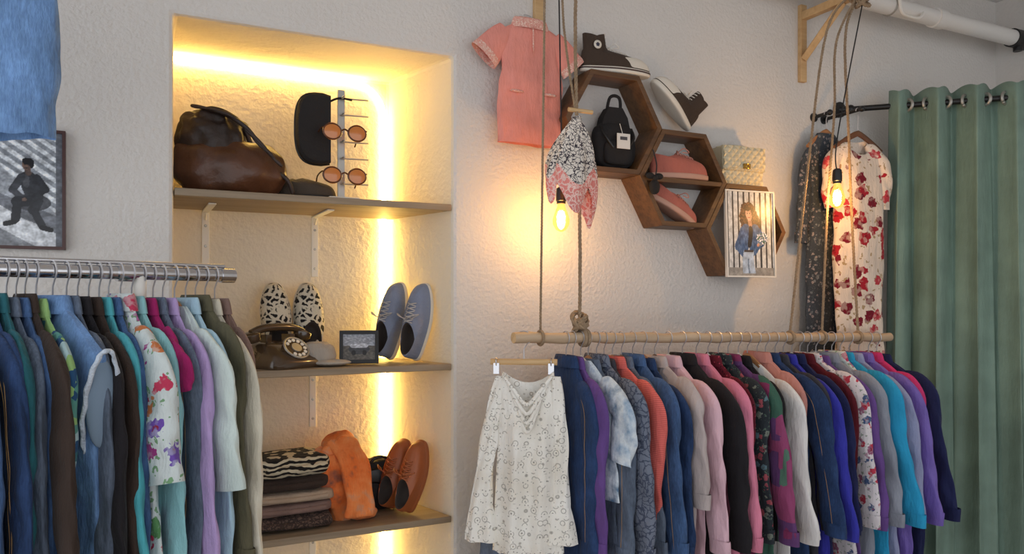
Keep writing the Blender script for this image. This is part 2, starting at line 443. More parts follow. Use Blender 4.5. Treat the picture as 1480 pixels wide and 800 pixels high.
def garment(name,neck,xd,mat,hw=.2,L=.7,th=.026,sleeve='long',slen=.52,splay=.06,hem=1.08,drop=.09,nk=.05,fold=.014,
            seed=None,collar=True,mat2=None,ragged=0,dip=0,flare=0,sr=1,n=60,sway=0,far=None,armhole=False,near=None,cr=.0065,denim=False):
    GN[0]+=1; R=random.Random(seed if seed is not None else GN[0]*13+5); b=MB()
    p1,p2,p3,p4=[R.uniform(0,6.28) for _ in range(4)]; f1=R.uniform(26,38); f2=R.uniform(50,70)
    zs=[-drop*i/7 for i in range(8)]+[-drop-(L-drop)*i/26 for i in range(1,27)]
    rings=[]
    for z in zs:
        if z>-drop-1e-6:
            q=-z/drop; a=nk+(hw-nk)*q**.85; bb=th*(.45+.4*q); qq=0.05*q
        else:
            q=(-z-drop)/(L-drop); a=hw*(1-.07*math.sin(PI*min(1,q*2.2))+(hem-1)*q); bb=th*(.85+.35*math.sin(PI*min(1,q*1.5))); qq=.15+.85*min(1,q*1.4)
        ring=[]
        for j in range(n):
            t=2*PI*j/n; x=a*sp(math.cos(t),.8); sd=math.sin(t); y=bb*sp(sd,.85)
            e=1-.5*abs(math.cos(t))**4
            y+=fold*qq*(math.sin(x*f1+p1+z*3)+.6*math.sin(x*f2+p2+z*5))*(.6+.6*sd)*e*1.0
            x+=fold*.8*qq*math.sin(3*t+z*7+p3)
            x+=.012*noise.noise(L3(sd*3,p1,z*14))
            zz=z
            if dip: zz-=dip*max(0,1-(x/hw)**2)**1.5*(1 if sd<0.1 else .35)*math.exp(z/.1)
            if z==zs[-1] and ragged: zz+=ragged*math.sin(x*90+p2)
            ring.append(L3(x+sway*q if z<-drop else x,y,zz))
        rings.append(ring)
    b.loft(rings,mat,False,False)
    if armhole:
        for s in(-1,1):
            pts=[L3(s*(hw*.96-.028*math.cos(a)+.004*math.sin(a*13)),-th*.9*math.sin(a)*1.05,-drop-.095-.105*math.cos(a)) for a in [k*2*PI/40 for k in range(41)]]
            b.tube(pts,[.0055+.002*math.sin(k*2.7) for k in range(41)],m_fray,6)
            b.sphere((s*hw*.965,0,-drop-.09),(.012,th*.9,.085),plain('armhole_lining',C(120,140,160),.9),16,10)
    if sleeve!='none':
        for s in(-1,1):
            ph=R.uniform(0,6); sw=R.uniform(-.010,.010); bend=R.uniform(-.014,.018)
            k=22; P=[];Rd=[]
            spl=splay if s>0 else (splay if near is None else near)
            for i in range(k+1):
                q=i/k; qs=q*slen/.5
                x=hw-.075+.082*min(1,qs*6)**.8+spl*q+bend*math.sin(PI*q); z=-drop*.52-slen*q
                P.append(L3(s*x+(sway*q),sw*math.sin(q*3),z))
                r1=(.042 if sleeve=='long' else .056)+flare
                Rd.append(lerp(.030,lerp(.052,r1,q),min(1,qs*6)**.6)*sr*(1+.04*math.sin(q*26*slen/.5+ph)) )
            Rd[0]*=.3
            fn=lambda q,a:1+.10*math.sin(a*2+q*9+ph)+.07*math.sin(a*4+q*21+ph)*min(1,q*4)
            b.tube(P,Rd,mat,20,caps=False,yf=max(.25,min(.8,th/.055)),fn=fn)
            if sleeve=='long' and not flare:
                e=P[-1]; rr=Rd[-1]*1.08
                b.tube([e+L3(0,0,.035),e+L3(0,0,.033),e+L3(0,0,-.012)],[rr*.97,rr,rr*.96],mat2 or mat,14,caps=False,yf=max(.3,min(.8,th/.05)))
            if denim:
                b.tube([p+L3(s*Rd[i]*.15,-Rd[i]*max(.25,min(.8,th/.055))*1.05,0) for i,p in enumerate(P)][2:],.0011,m_seam,4)
    sx=p1*3
    for p in b.v:
        dz=min(1,max(0,(-p.z-.02)/.12))
        c1=1-2*abs(noise.noise(L3(p.x*11+sx,p.y*16,p.z*9)))
        c2=1-2*abs(noise.noise(L3(p.x*24+sx,p.y*30,p.z*19+3)))
        d=cr*dz*(c1*.8+c2*.5-.5)
        p.y+=d*(1 if p.y>0 else -1); p.x+=d*.55*(1 if p.x>0 else -1)
    if collar:
        cm=mat2 or mat; pr=[(nk-.004,-.012,.5),(nk+.003,.018,.55),(nk+.012,.024,.75),(nk+.02,.008,1.0),(nk+.027,-.018,1.15)]
        b.loft([[L3(a*math.cos(2*PI*j/24),th*k*math.sin(2*PI*j/24)*.9,z) for j in range(24)] for a,z,k in pr],cm,False,False)
    if far:
        for p in b.v:
            if p.x<-far: p.x=-far+(p.x+far)*.12
    return b.build(name,fr(neck,xd),subd=1)
K=lambda *a:C(*a)
F={
'mint':fab('fab_mint','plain',K(165,205,188)),
'ddenim':fab('fab_dark_denim','denim',K(38,60,98)),
'denim':fab('fab_denim','denim',K(66,94,136)),
'ldenim':fab('fab_light_denim','denim',K(104,138,186)),
'gdenim':fab('fab_grey_denim','denim',K(92,104,122)),
'teal':fab('fab_teal','plain',K(40,98,108)),
'brown':fab('fab_brown','plain',K(58,46,40)),
'tealprint':fab('fab_teal_print','patch',K(60,120,130),[K(60,120,130),K(150,190,120),K(40,80,120),K(170,200,205),K(90,150,140)],34),
'black':fab('fab_black','plain',K(34,32,36)),
'char':fab('fab_charcoal','plain',K(62,62,70)),
'turq':fab('fab_turquoise','plain',K(80,170,182)),
'pflor':fab('fab_pale_floral','floral',K(206,216,216),[K(190,60,90),K(110,80,170),K(200,120,70),K(90,140,90),K(160,60,130)],24,.52,col2=K(120,160,120)),
'aqua':fab('fab_aqua','plain',K(140,192,198)),
'mag':fab('fab_magenta','plain',K(158,34,98)),
'lilac':fab('fab_lilac','plain',K(182,158,208)),
'lblue':fab('fab_light_blue','plain',K(168,200,218)),
'waqua':fab('fab_white_aqua','plain',K(205,220,216)),
'olive':fab('fab_olive','plain',K(92,88,68)),
'cream':fab('fab_cream','plain',K(212,206,188)),
'taupe':fab('fab_taupe','plain',K(128,104,96)),
'purple':fab('fab_purple','plain',K(104,74,140)),
'purpsh':fab('fab_purple_shiny','plain',K(118,98,180),rough=.4),
'tied':fab('fab_blue_tiedye','tiedye',K(170,190,210),[K(90,120,150),K(215,225,232),K(130,160,190)],14),
'crack':fab('fab_crackle','crackle',K(112,120,136),[K(70,78,98)],46,.22),
'coral':fab('fab_coral','stripe',K(226,116,106),[K(204,94,90)],55,1),
'gbeige':fab('fab_grey_beige','plain',K(186,174,172)),
'lpink':fab('fab_light_pink','plain',K(222,184,196)),
'pink':fab('fab_pink','plain',K(218,132,158)),
'redspk':fab('fab_red_speckle','speckle',K(96,22,40),[K(20,10,16),K(160,60,80)],110,.3),
'bflor':fab('fab_black_floral','floral',K(44,52,58),[K(120,130,120),K(160,80,90),K(90,120,130)],40,.4,col2=K(80,100,90)),
'patch':fab('fab_magenta_patch','patch',K(120,60,90),[K(128,52,92),K(60,98,84),K(96,62,110),K(146,70,110),K(84,120,104)],12),
'white':fab('fab_white','plain',K(228,226,224)),
'royal':fab('fab_royal','plain',K(56,58,168)),
'navy':fab('fab_navy','plain',K(32,38,78)),
'wflor':fab('fab_white_floral','floral',K(222,216,220),[K(190,60,80),K(70,90,130),K(150,90,120)],30,.42,col2=K(150,160,150)),
'grey':fab('fab_grey','plain',K(142,148,160)),
'cyan':fab('fab_cyan','plain',K(44,158,205)),
'lavg':fab('fab_lavender_grey','plain',K(150,156,190)),
'hotp':fab('fab_hot_pink','plain',K(205,56,116)),
'maroon':fab('fab_maroon','plain',K(92,22,34)),
'salmon':fab('fab_rose','plain',K(198,138,128)),
}
# left rack
LA=PD(0,389,1.5); LB=PD(335,400,1.87); LB.z=LA.z
ld=(LB-LA).normalized(); LG=ld.cross(Z)
def onleft(u):
    d=ray(u,435); n=Vector((d.y,-d.x,0)); t=(CAM-LA).dot(n)/ld.dot(n); return LA+ld*t
def left_rack():
    b=MB(); o=LA-ld*.55
    b.tube([o-ld*.02,LB-ld*.0],.015,m_chrome,18)
    b.tube([LB-ld*.03,LB+ld*.004],.018,m_chrome,18)
    b.tube([LB-ld*.27,LB-ld*.235],.0195,m_chrome,18)
    off=Z*.022
    b.tube([o+off,LB-ld*.02+off],.005,m_chrome,10)
    for q in (o,LB-ld*.22):
        b.tube([q,Vector((q.x,q.y,.09))],.0135,m_white,14)
        b.tube([Vector((q.x,q.y,.09))-LG*.24,Vector((q.x,q.y,.09))+LG*.24],.0135,m_chrome,14)
        for s in(-1,1):
            c=Vector((q.x,q.y,.035))+LG*.23*s
            b.disc(c,.03,.02,m_black,nrm=ld,n=20); b.tube([c,c+Z*.05],.006,m_steel,8)
    a=Vector((o.x,o.y,.09)); c=LB-ld*.22; b.tube([a,Vector((c.x,c.y,.09))],.0135,m_chrome,14)
    b.build('garment_rack')
left_rack()
left=[ # name,u,fabric,kwargs
('denim_jacket',-74,'denim',dict(hw=.17,L=.8)),('shirt',-58,'mint',dict(hw=.165,L=.8,splay=.0)),
('denim_jacket',-40,'ddenim',dict(hw=.16,L=.8,splay=.04)),
('denim_jacket',-22,'ddenim',dict(hw=.17,L=.8,splay=.05)),('shirt',-6,'teal',dict(hw=.16,L=.8,splay=.03)),
('denim_jacket',9,'gdenim',dict(hw=.155,L=.8,splay=.03)),('shirt',23,'denim',dict(hw=.15,L=.7,splay=.02)),
('leather_jacket',36,'brown',dict(hw=.165,L=.85,splay=.10)),
('shirt',52,'tealprint',dict(hw=.17,L=.6,splay=.01)),
('denim_vest',76,'ldenim',dict(hw=.222,L=.5,sleeve='none',th=.03,ragged=.004,ang=.06,armhole=True,hem=.86,cr=.006)),
('shirt',96,'gdenim',dict(hw=.165,L=.7,splay=.01)),
('jacket',112,'black',dict(hw=.165,L=.85,splay=.05)),
('shirt',128,'brown',dict(hw=.155,L=.85,splay=.04)),
('cardigan',143,'turq',dict(hw=.155,L=.85,splay=.05)),
('denim_jacket',157,'denim',dict(hw=.145,L=.75,splay=.03)),
('floral_blouse',174,'pflor',dict(hw=.16,L=.6,sleeve='short',slen=.30,splay=.07,th=.026,hem=1.5,ang=-.04)),
('shirt',190,'aqua',dict(hw=.15,L=.75,splay=.04)),
('blouse',206,'mag',dict(hw=.17,L=.5,sleeve='short',slen=.10,splay=.0,hem=.8)),
('denim_jacket',221,'gdenim',dict(hw=.15,L=.62,splay=.02)),
('shirt',235,'lilac',dict(hw=.145,L=.8,splay=.05)),
('tee_shirt',252,'waqua',dict(hw=.16,L=.75,sleeve='short',slen=.33,splay=.06,collar=False)),
('shirt',268,'lblue',dict(hw=.15,L=.8,splay=.02)),
('jacket',282,'olive',dict(hw=.15,L=.85,splay=.04)),
('shirt',296,'cream',dict(hw=.15,L=.85,splay=.03)),
('shirt',310,'taupe',dict(hw=.13,L=.62,splay=.0)),
]
for i,(nm,u,f,k) in enumerate(left):
    q=onleft(u); k=dict(k); k.setdefault('th',.016)
    w=k['hw']; R=random.Random(i); ang=k.pop('ang',R.uniform(-.05,.05)); g=(Matrix.Rotation(ang,3,'Z')@LG)
    garment(nm,q-Z*(.066+R.uniform(0,.012)),g,F[f],drop=R.uniform(.09,.12),denim='denim_j' in nm,**k)
    hanger(q,g,.017,hw=w*.95,drop=.12,mat=m_hang if i%3 else m_hang2)
RG=(RB-RA); RG.z=0; RG=RG.normalized().cross(Z)
right=[
('denim_jacket',818,'ddenim',dict(hw=.13,L=.8,splay=0)),
('shawl',828,'purple',dict(hw=.15,L=.75,splay=0)),
('tie_dye_shirt',839,'tied',dict(hw=.18,L=.42,sleeve='short',slen=.24,splay=.02,collar=False)),
('denim_jacket',850,'gdenim',dict(hw=.17,L=.72,splay=.02)),
('shirt',862,'crack',dict(hw=.19,L=.75,splay=.05)),
('jacket',873,'char',dict(hw=.16,L=.75,splay=.02)),
('knit_sweater',885,'coral',dict(hw=.205,L=.46,splay=-.02,slen=.40)),
('denim_jacket',898,'gdenim',dict(hw=.17,L=.72,splay=.04)),
('denim_jacket',914,'denim',dict(hw=.18,L=.75,splay=.05)),
('denim_jacket',930,'ddenim',dict(hw=.185,L=.75,splay=.03)),
('blouse',946,'gbeige',dict(hw=.195,L=.72,slen=.38,splay=.04)),
('blouse',966,'lpink',dict(hw=.19,L=.8,splay=.06)),
('jacket',986,'black',dict(hw=.19,L=.8,splay=.07)),
('cardigan',1006,'pink',dict(hw=.205,L=.8,splay=.06)),
('blouse',1023,'redspk',dict(hw=.175,L=.6,splay=.02)),
('shirt',1038,'bflor',dict(hw=.195,L=.6,splay=.02)),
('patchwork_jacket',1052,'patch',dict(hw=.20,L=.8,splay=.09)),
('jacket',1067,'black',dict(hw=.19,L=.6,splay=.0)),
('sweater',1080,'white',dict(hw=.20,L=.8,splay=.07,collar=False)),
('blouse',1094,'salmon',dict(hw=.17,L=.6,splay=.0)),
('denim_jacket',1106,'ddenim',dict(hw=.195,L=.8,splay=.10)),
('shirt',1120,'char',dict(hw=.185,L=.8,splay=.07)),
('shirt',1132,'royal',dict(hw=.20,L=.8,splay=.10)),
('jacket',1144,'navy',dict(hw=.185,L=.8,splay=.08)),
('blouse',1156,'maroon',dict(hw=.175,L=.5,splay=.0)),
('floral_blouse',1167,'wflor',dict(hw=.20,L=.75,splay=.07)),
('shirt',1179,'purple',dict(hw=.185,L=.8,splay=.08)),
('shirt',1191,'grey',dict(hw=.195,L=.8,splay=.09)),
('floral_blouse',1202,'pflor',dict(hw=.175,L=.7,splay=.05)),
('jacket',1214,'cyan',dict(hw=.205,L=.85,splay=.12)),
('jacket',1227,'lavg',dict(hw=.20,L=.85,splay=.08)),
('track_jacket',1241,'purpsh',dict(hw=.21,L=.85,splay=.10)),
('sweater',1255,'hotp',dict(hw=.205,L=.5,splay=.02)),
('jacket',1267,'navy',dict(hw=.20,L=.9,splay=.10)),
]
for i,(nm,u,f,k) in enumerate(right):
    q=onrod(u); k=dict(k); k.setdefault('th',.020)
    R=random.Random(i+50); ang=R.uniform(-.06,.06); g=(Matrix.Rotation(ang,3,'Z')@RG)
    garment(nm,q-Z*(.070+R.uniform(0,.018)),g,F[f],drop=R.uniform(.085,.12),far=.20,near=0,denim='denim' in nm,**k)
    hanger(q,g,.0185,hw=min(.2,k['hw']*.95),drop=.125,mat=(m_hang,m_hang2,m_white)[i%3])
# lace top on clip hanger
m_lace=fab('fab_lace','lace',K(255,250,238),scale=42,wr=.5)
q=onrod(757); xd=(CR+L3(0,-.15,0)).normalized()
hanger(q,xd,.0185,hw=.105,mat=m_pine,clips=True,hz=.075)
def lace_top(M):
    b=MB(); n=72; zs=[i/30 for i in range(31)]
    rings=[]; L=.56
    for q in zs:
        ring=[]; a=lerp(.080,.112,q**.8); bb=lerp(.018,.042,min(1,q*3))
        for j in range(n):
            t=2*PI*j/n; x=a*sp(math.cos(t),.8); sd=math.sin(t)
            fl=min(1,q*2.2)*.013
            y=bb*sd+fl*math.sin(x*75+q*2)*(.5+.5*abs(sd))+.006*math.sin(x*31)
            top=-.095*max(0,1-(x/.075)**2)*(1 if sd<0 else .35)*math.exp(-q*5)
            z=-L*q+top+(.009*abs(math.cos(x*90)) if q==1 else 0)
            ring.append(L3(x,y,z))
        rings.append(ring)
    b.loft(rings,m_lace,False,False)
    for k in range(4):
        w=.078-.009*k
        P=smoothpath([(-w,-.016,-.006-.012*k),(-w*.5,-.034,-.055-.024*k),(0,-.042,-.095-.028*k),(w*.5,-.034,-.055-.024*k),(w,-.016,-.006-.012*k)],7)
        b.tube(P,[.005+.003*math.sin(PI*i/(len(P)-1)) for i in range(len(P))],m_lace,6,yf=.6)
    for s,xo in((-1,.070),(1,.010)):
        rings=[]
        for i in range(23):
            q=i/22; cx=s*(.080+xo*q**.9+.012*math.sin(q*3)); w=lerp(.020,.028,min(1,q*4)) if q<.7 else lerp(.028,.046,(q-.7)/.3)
            ring=[]
            for j in range(28):
                t=2*PI*j/28; x=cx+w*math.cos(t)*(1+.10*math.sin(q*19+t*2)); y=-.004+w*.42*math.sin(t)+.004*math.sin(t*5+q*12)
                z=-.012-.49*q-(.01*math.cos(t*6) if i==22 else 0)
                ring.append(L3(x,y,z))
            rings.append(ring)
        b.loft(rings,m_lace,False,False)
        e=s*(.080+xo)
        r2=[rings[-5],[L3(p.x+(p.x-e)*.35,p.y*1.5,p.z-.05) for p in rings[-5]],[L3(p.x+(p.x-e)*.55,p.y*1.8,p.z-.11) for p in rings[-5]]]
        b.loft(r2,m_lace,False,False)
    b.build('lace_top',M,subd=1)
lace_top(fr(q-Z*.105+L3(0,-.03,0),xd))
garment('denim_skirt',q-Z*.6+L3(.0,.05,0),xd,F['gdenim'],hw=.12,L=.35,th=.03,sleeve='none',collar=False,nk=.1,drop=.02)
# top left denim
q=PD(-44,0,1.6); q.z=2.46
garment('denim_shirt',q,(CR+L3(0,.2,0)).normalized(),F['ldenim'],hw=.155,L=.61,th=.045,sleeve='none',hem=1.14,fold=.012,ragged=.003,cr=.003)
hanger(q+Z*.062,CR,.01,hw=.14)
b=MB(); rope(b,[(0,0,0),(0,0,3.05-q.z-.07)],.004,m_rope); b.build('hanging_rope',Matrix.Translation(q+Z*.07))
# pink dress on wall
m_pd=fab('fab_pink_dress','plain',K(232,150,136)); m_pl=fab('fab_pink_lace','crackle',K(240,206,190),[K(226,160,146)],90,.4)
q=PY(766,36,-.06)
garment('toddler_dress',q,XD,m_pd,hw=.112,L=.42,th=.02,sleeve='none',hem=1.14,drop=.03,nk=.05,fold=.008,collar=True,mat2=m_pl,seed=4,cr=.005)
def dress_parts(q):
    b=MB()
    for s in(-1,1):
        P=[L3(s*(.092+.075*t),0,-.035-.085*t) for t in [i/6 for i in range(7)]]
        b.tube(P,[.036,.043,.047,.05,.052,.054,.055],m_pd,16,caps=False,yf=.35)
        b.tube([P[-1]-L3(s*.006,0,-.006),P[-1]+L3(s*.012,0,-.014)],[.056,.059],m_pl,16,caps=False,yf=.38)
        b.box((s*.065,-.028,-.245),(.065,.01,.014),m_pl)
    b.tube([(0,-.024,0),(0,-.026,-.12)],.004,m_pl,6)
    M=fr(q); o=b.build('sleeves',subd=1,M=M); o.parent=bpy.data.objects['toddler_dress']; o.matrix_parent_inverse=M.inverted()
dress_parts(q)
b=MB(); b.tube([(0,-.0,-.01),(0,.0,.03),(0,.03,.045),(0,.045,.05)],.0025,m_chrome,6)
b.tube([(-.09,0,-.035),(-.04,0,-.012),(0,0,-.005),(.04,0,-.012),(.09,0,-.035)],.007,m_pine,8)
b.build('clothes_hanger',Matrix.Translation(q))
# bandana
def bandana():
    b=MB(); m1=fab('fab_paisley','crackle',K(228,220,210),[K(64,58,66)],64,.2); m2=fab('fab_paisley_pink','crackle',K(228,140,132),[K(240,205,195)],60,.25)
    top=PY(834,166,-.3); n=64; rings=[]
    for i in range(19):
        q=i/18; ring=[]
        for j in range(n):
            a=2*PI*j/n
            star=1+.12*math.sin(3*a+.6)*q+.08*math.sin(8*a+q*2)*min(1,q*2)
            ext=.225+.10*max(0,math.cos(1.5*(a-PI*1.5)))**2+.07*max(0,math.cos(2*(a-.1)))**4
            r=(.008+.105*math.sin(q*PI*.5)**1.0*(1-.35*q**3))*star
            ring.append(L3(r*math.cos(a)*1.0-.028*q,r*math.sin(a)*.5,-q*ext))
        rings.append(ring)
    b.loft(rings[:14],m1,True,False); b.loft(rings[13:],m2,False,False)
    b.ring((0,0,-.008),.012,.004,m1,nrm=Z)
    b.build('bandana',Matrix.Translation(top),subd=1)
bandana()
# ------------------------------------------------------------------ shoes
def shoe(name,M,mu,ms,L=.27,W=.095,high=False,hc=.07,star=None,laces=None,toe=None,solet=.022,line=None):
    b=MB(); n=40
    def outl(k,sc=1):
        a=2*PI*k/n; x=math.cos(a); y=math.sin(a)
        xx=L*(.5+.5*x); w=W/2*(.80+.20*math.sin(PI*min(1,max(0,(xx/L-.15)))*1.0)) 
        if xx/L<.5: w*=.86+.14*(xx/L/.5)
        return xx,w*sp(y,.75)*1.0
    O=[outl(k) for k in range(n)]
    b.loft([[L3((x-L/2)*s+L/2,y*s,z) for x,y in O] for s,z in((.96,0),(1.0,.004),(1.01,solet*.6),(1.0,solet),(.96,solet+.001))],ms)
    ax=(.16 if high else .20)*L; cx=ax+.05*L; ay=W*.30; rings=[]
    H=lambda c: hc*(1.0 if c<0 else 1.0+.06*c)-.012*(1-abs(c))
    K_=9
    for k in range(K_+1):
        q=k/K_; ring=[]
        for j in range(n):
            a=2*PI*j/n; c=math.cos(a); x0,y0=O[j]; x0=(x0-L/2)*.975+L/2; y0*=.97
            x1=cx+ax*c; y1=ay*math.sin(a)
            t=q**(1.7 if c>0 else 2.4); x=lerp(x0,x1,t); y=lerp(y0,y1,t)
            zt=H(c); fr_=max(0,c)
            zz=lerp(math.sin(q*PI/2)**1.0,(.46*math.sin(min(1,q*2.4)*PI/2)+.54*q**1.3),fr_)
            ring.append(L3(x,y,solet+zt*zz))
        rings.append(ring)
    if high:
        last=rings[-1]
        for e in(1,2,3):
            rings.append([L3(p.x-.001*e-(.002*e if p.x>cx else 0),p.y*(1+.02*e),p.z+.019*e) for p in last])
    b.loft(rings,mu,False,False)
    if toe:
        tv=[]
        for k in range(5):
            ring=[]
            for j in range(-8,9):
                p=rings[k][j%n]; ring.append(L3(p.x+.002,p.y*1.02,p.z+.0025))
            tv.append(ring)
        m=17; vs=[p for r in tv for p in r]; fs=[[i*m+j,i*m+j+1,(i+1)*m+j+1,(i+1)*m+j] for i in range(4) for j in range(m-1)]
        b.add(vs,fs,toe)
    last=rings[-1]; md=plain('shoe_inside',C(60,52,48),.9)
    b.loft([last,[L3(lerp(p.x,cx,.12),p.y*.84,p.z-.004) for p in last],[L3(lerp(p.x,cx,.15),p.y*.8,solet+.01) for p in last]],md,False,True)
    if laces:
        f=rings[K_][0]; t0=rings[5][0]
        nl=5
        for i in range(nl):
            q=.05+i/nl*.8; p=f.lerp(t0,q); w=W*.2
            p=p+L3(0,0,.006)
            b.tube(smoothpath([p+L3(.006,-w,-.010),p+L3(0,0,.003),p+L3(-.006,w,-.010)],3),.0026,laces,6)
            b.tube(smoothpath([p+L3(-.006,-w,-.010),p+L3(0,0,.004),p+L3(.006,w,-.010)],3),.0026,laces,6)
        if high:
            for i in range(4):
                p=rings[-1][0].lerp(rings[K_][0],i/4+.1)+L3(.002,0,0)
                b.tube([p+L3(-.012,-.022,.004),p+L3(.002,0,0),p+L3(-.012,.022,-.004)],.0026,laces,6)
        for s in(-1,1):
            b.tube(smoothpath([f+L3(.01,0,.008),f+L3(.02,s*.025,.02),f+L3(.03,s*.045,0),f+L3(.015,s*.02,.005)],4),.0022,laces,6)
    if star:
        for s in(-1,1):
            b.disc((cx-.004,s*(ay+.006),solet+hc+.012),.017,.003,star,nrm=YD)
            st=[]
            for k in range(10):
                r=.012 if k%2==0 else .005; st.append((cx-.004+r*math.sin(k*PI/5),solet+hc+.012+r*math.cos(k*PI/5)))
            b.prism(st,s*(ay+.006),s*(ay+.0085),plain('star_navy',C(50,50,70)))
    if line:
        b.loft([[L3((x-L/2)*1.015+L/2,y*1.02,z) for x,y in O] for z in(solet*.55,solet*.8)],line,False,False)
    return b.build(name,M,subd=1)
m_conv=fab('canvas_brown','plain',K(70,57,48)); m_rub=plain('rubber_white',C(222,214,200),.5); m_lacew=plain('lace_white',C(230,225,215),.8)
m_pink_s=fab('suede_pink','plain',K(178,104,90)); m_gum=plain('gum_sole',C(196,150,130),.6); m_lacep=plain('lace_rose',C(200,140,124),.8)
m_bsh=fab('boat_blue','plain',K(126,134,154)); m_laceg=plain('lace_grey',C(176,172,170),.8)
m_brs=plain('leather_tan',C(160,88,48),.45,bump=.1,bs=90)
m_zeb=fab('slip_on_print','crackle',K(24,22,24),[K(205,198,180)],42,.5)
# ------------------------------------------------------------------ hex shelves
HS=.21; ca=PY(890,177,-.12); HC=[L3(ca.x+i*1.5*HS,0,ca.z-i*.866*HS) for i in range(3)]
def hexs(c,mid):
    b=MB(); D=.12
    P=lambda r:[(r*math.cos(i*PI/3),r*math.sin(i*PI/3)) for i in range(6)]
    o=P(HS-.0008); n=P(HS-.0225); rings=[]
    for poly,y in((o,0),(o,-D),(n,-D),(n,0)): rings.append([L3(x,y,z) for x,z in poly])
    rings.append(rings[0]); b.loft(rings,m_hex,False,False)
    if mid: b.box((0,-D/2,-.008),(2*(HS-.024),D-.004,.018),m_hex)
    b.build('hexagon_wall_shelf',Matrix.Translation(c),bevel=.0015)
for i,c in enumerate(HC): hexs(c,i==1)
A,B_,D_=HC; hh=HS*.866
shoe('high_top_sneaker',basis((1,-.12,0),Z,(A.x-.115,-.06,A.z+hh+.002)),m_conv,m_rub,L=.285,W=.088,high=True,hc=.062,star=m_rub,laces=m_lacew,toe=m_rub,line=plain('stripe_dark',C(70,50,45)))
xx=L3(-.72,-.05,.66); shoe('high_top_sneaker',basis(xx,(.66,-.12,.72),(B_.x+.055,-.065,B_.z+hh+.012)),m_conv,m_rub,L=.25,W=.085,high=True,hc=.058,laces=m_lacew,toe=m_rub)
shoe('pink_sneaker',basis((1,-.1,0),Z,(B_.x-.125,-.066,B_.z+.002)),m_pink_s,m_gum,L=.26,W=.085,hc=.072,laces=m_lacep)
shoe('pink_sneaker',basis((.86,-.1,-.50),(.5,0,.86),(B_.x-.135,-.066,B_.z-.07)),m_pink_s,m_gum,L=.235,W=.08,hc=.05,laces=m_lacep)
def upshoe(name,u,y,zs,lean,face,mu,ms,L=.26,laces=None,W=.092,hc=.055):
    x=Vector((lean[0],lean[1],1)); return shoe(name,basis(x,face,(XY(u,y),y,zs+.004)),mu,ms,L=L,W=W,hc=hc,laces=laces)
upshoe('slip_on_shoe',404,.275,S2,(-.05,.22),(-.1,-1,.2),m_zeb,m_rub,L=.28,W=.108)
upshoe('slip_on_shoe',447,.275,S2,(.0,.22),(0,-1,.2),m_zeb,m_rub,L=.28,W=.108)
upshoe('boat_shoe',567,.19,S2,(.17,.08),(-.85,-.55,0),m_bsh,m_rub,laces=m_laceg,L=.28,hc=.065)
upshoe('boat_shoe',604,.11,S2,(.15,.06),(-.85,-.6,0),m_bsh,m_rub,laces=m_laceg,L=.275,hc=.065)
upshoe('moccasin_shoe',568,.17,S3,(.25,.08),(-.8,-.6,.1),m_brs,m_brs,L=.245,laces=m_brs)
upshoe('moccasin_shoe',594,.09,S3,(.22,.06),(-.85,-.55,.1),m_brs,m_brs,L=.25,laces=m_brs)
# ------------------------------------------------------------------ shelf 1 items
m_leath=plain('leather_brown',C(84,52,34),.35,bump=.4,bs=26,var=.3,vs=10); m_leathd=plain('leather_dark',C(46,32,26),.5,bump=.5,bs=30,var=.3)
def bag():
    b=MB()
    b.sphere((.0,0,.09),(.175,.10,.095),m_leath,36,22,e1=.75,nz=.2,ns=3,seed=2)
    b.sphere((-.055,.01,.18),(.11,.085,.09),m_leathd,32,18,e1=.8,nz=.35,ns=5,seed=5)
    for i in range(16):
        t=i/15; b.tube(smoothpath([(-.12+.09*t,-.045,.272-.01*t),(-.03+.06*t,-.075,.255-.03*t),(.03+.05*t,-.09,.22-.06*t),(.09+.06*t,-.095,.155-.06*t)],5),[.006+.002*math.sin(k*1.3+i) for k in range(16)],m_leathd,6)
    b.tube(smoothpath([(-.12,.02,.22),(-.06,-.02,.275),(.03,-.02,.24),(.07,0,.16)],6),.009,m_leathd,8)
    b.tube(smoothpath([(.12,-.05,.10),(.17,-.06,.06),(.19,-.05,.015)],6),.008,m_leathd,8)
    for p in b.v:
        if p.x<-.165: p.x=-.165
    b.build('leather_bag',Matrix.Translation((NX0+.172,.17,S1)),subd=1)
bag()
m_dsuede=plain('dark_suede',C(70,60,50),.8,bump=.3)
shoe('dark_loafer',basis((.9,-.25,0),Z,(XY(398,.2),.2,S1)),m_dsuede,m_black,L=.2,W=.08,hc=.055)
shoe('dark_loafer',basis((.9,.1,0),Z,(XY(385,.29),.29,S1)),m_dsuede,m_black,L=.2,W=.08,hc=.07)
m_lens=plain('amber_lens',C(200,120,50),.08,spec=.8); m_tort=plain('tortoise',C(90,50,25),.2)
def sunst():
    b=MB(); b.box((0,0,.006),(.10,.10,.012),m_white); b.box((0,0,.19),(.024,.008,.37),m_steel)
    for z in(.345,.29,.2,.145,.06): b.tube([(-.005,-.01,z),(.09,-.012,z+.002)],.003,m_steel,8)
    for z in(.345,.29,.2,.145,.06): b.tube([(0,-.01,z),(0,-.045,z)],.0035,m_steel,8)
    b.build('sunglasses_display_stand',Matrix.Translation((XY(493,.12),.12,S1)),bevel=.001)
    for z in(.222,.08):
        g=MB()
        for s in(-1,1):
            g.disc((s*.041,0,0),.029,.003,m_lens,n=24,prof=[(.9,-.6),(1,0),(.9,.6)]); g.ring((s*.041,0,0),.0295,.003,m_tort,sz=.85)
            g.tube(smoothpath([(s*.068,.0,.01),(s*.074,.01,.01),(s*.070,.09,.006),(s*.066,.125,-.02)],4),.0025,m_tort,6)
        g.tube(smoothpath([(-.012,0,.004),(0,0,.01),(.012,0,.004)],4),.0028,m_tort,6)
        g.build('sunglasses',fr((XY(493,.12)-.002,.062,S1+z-.0),XD))
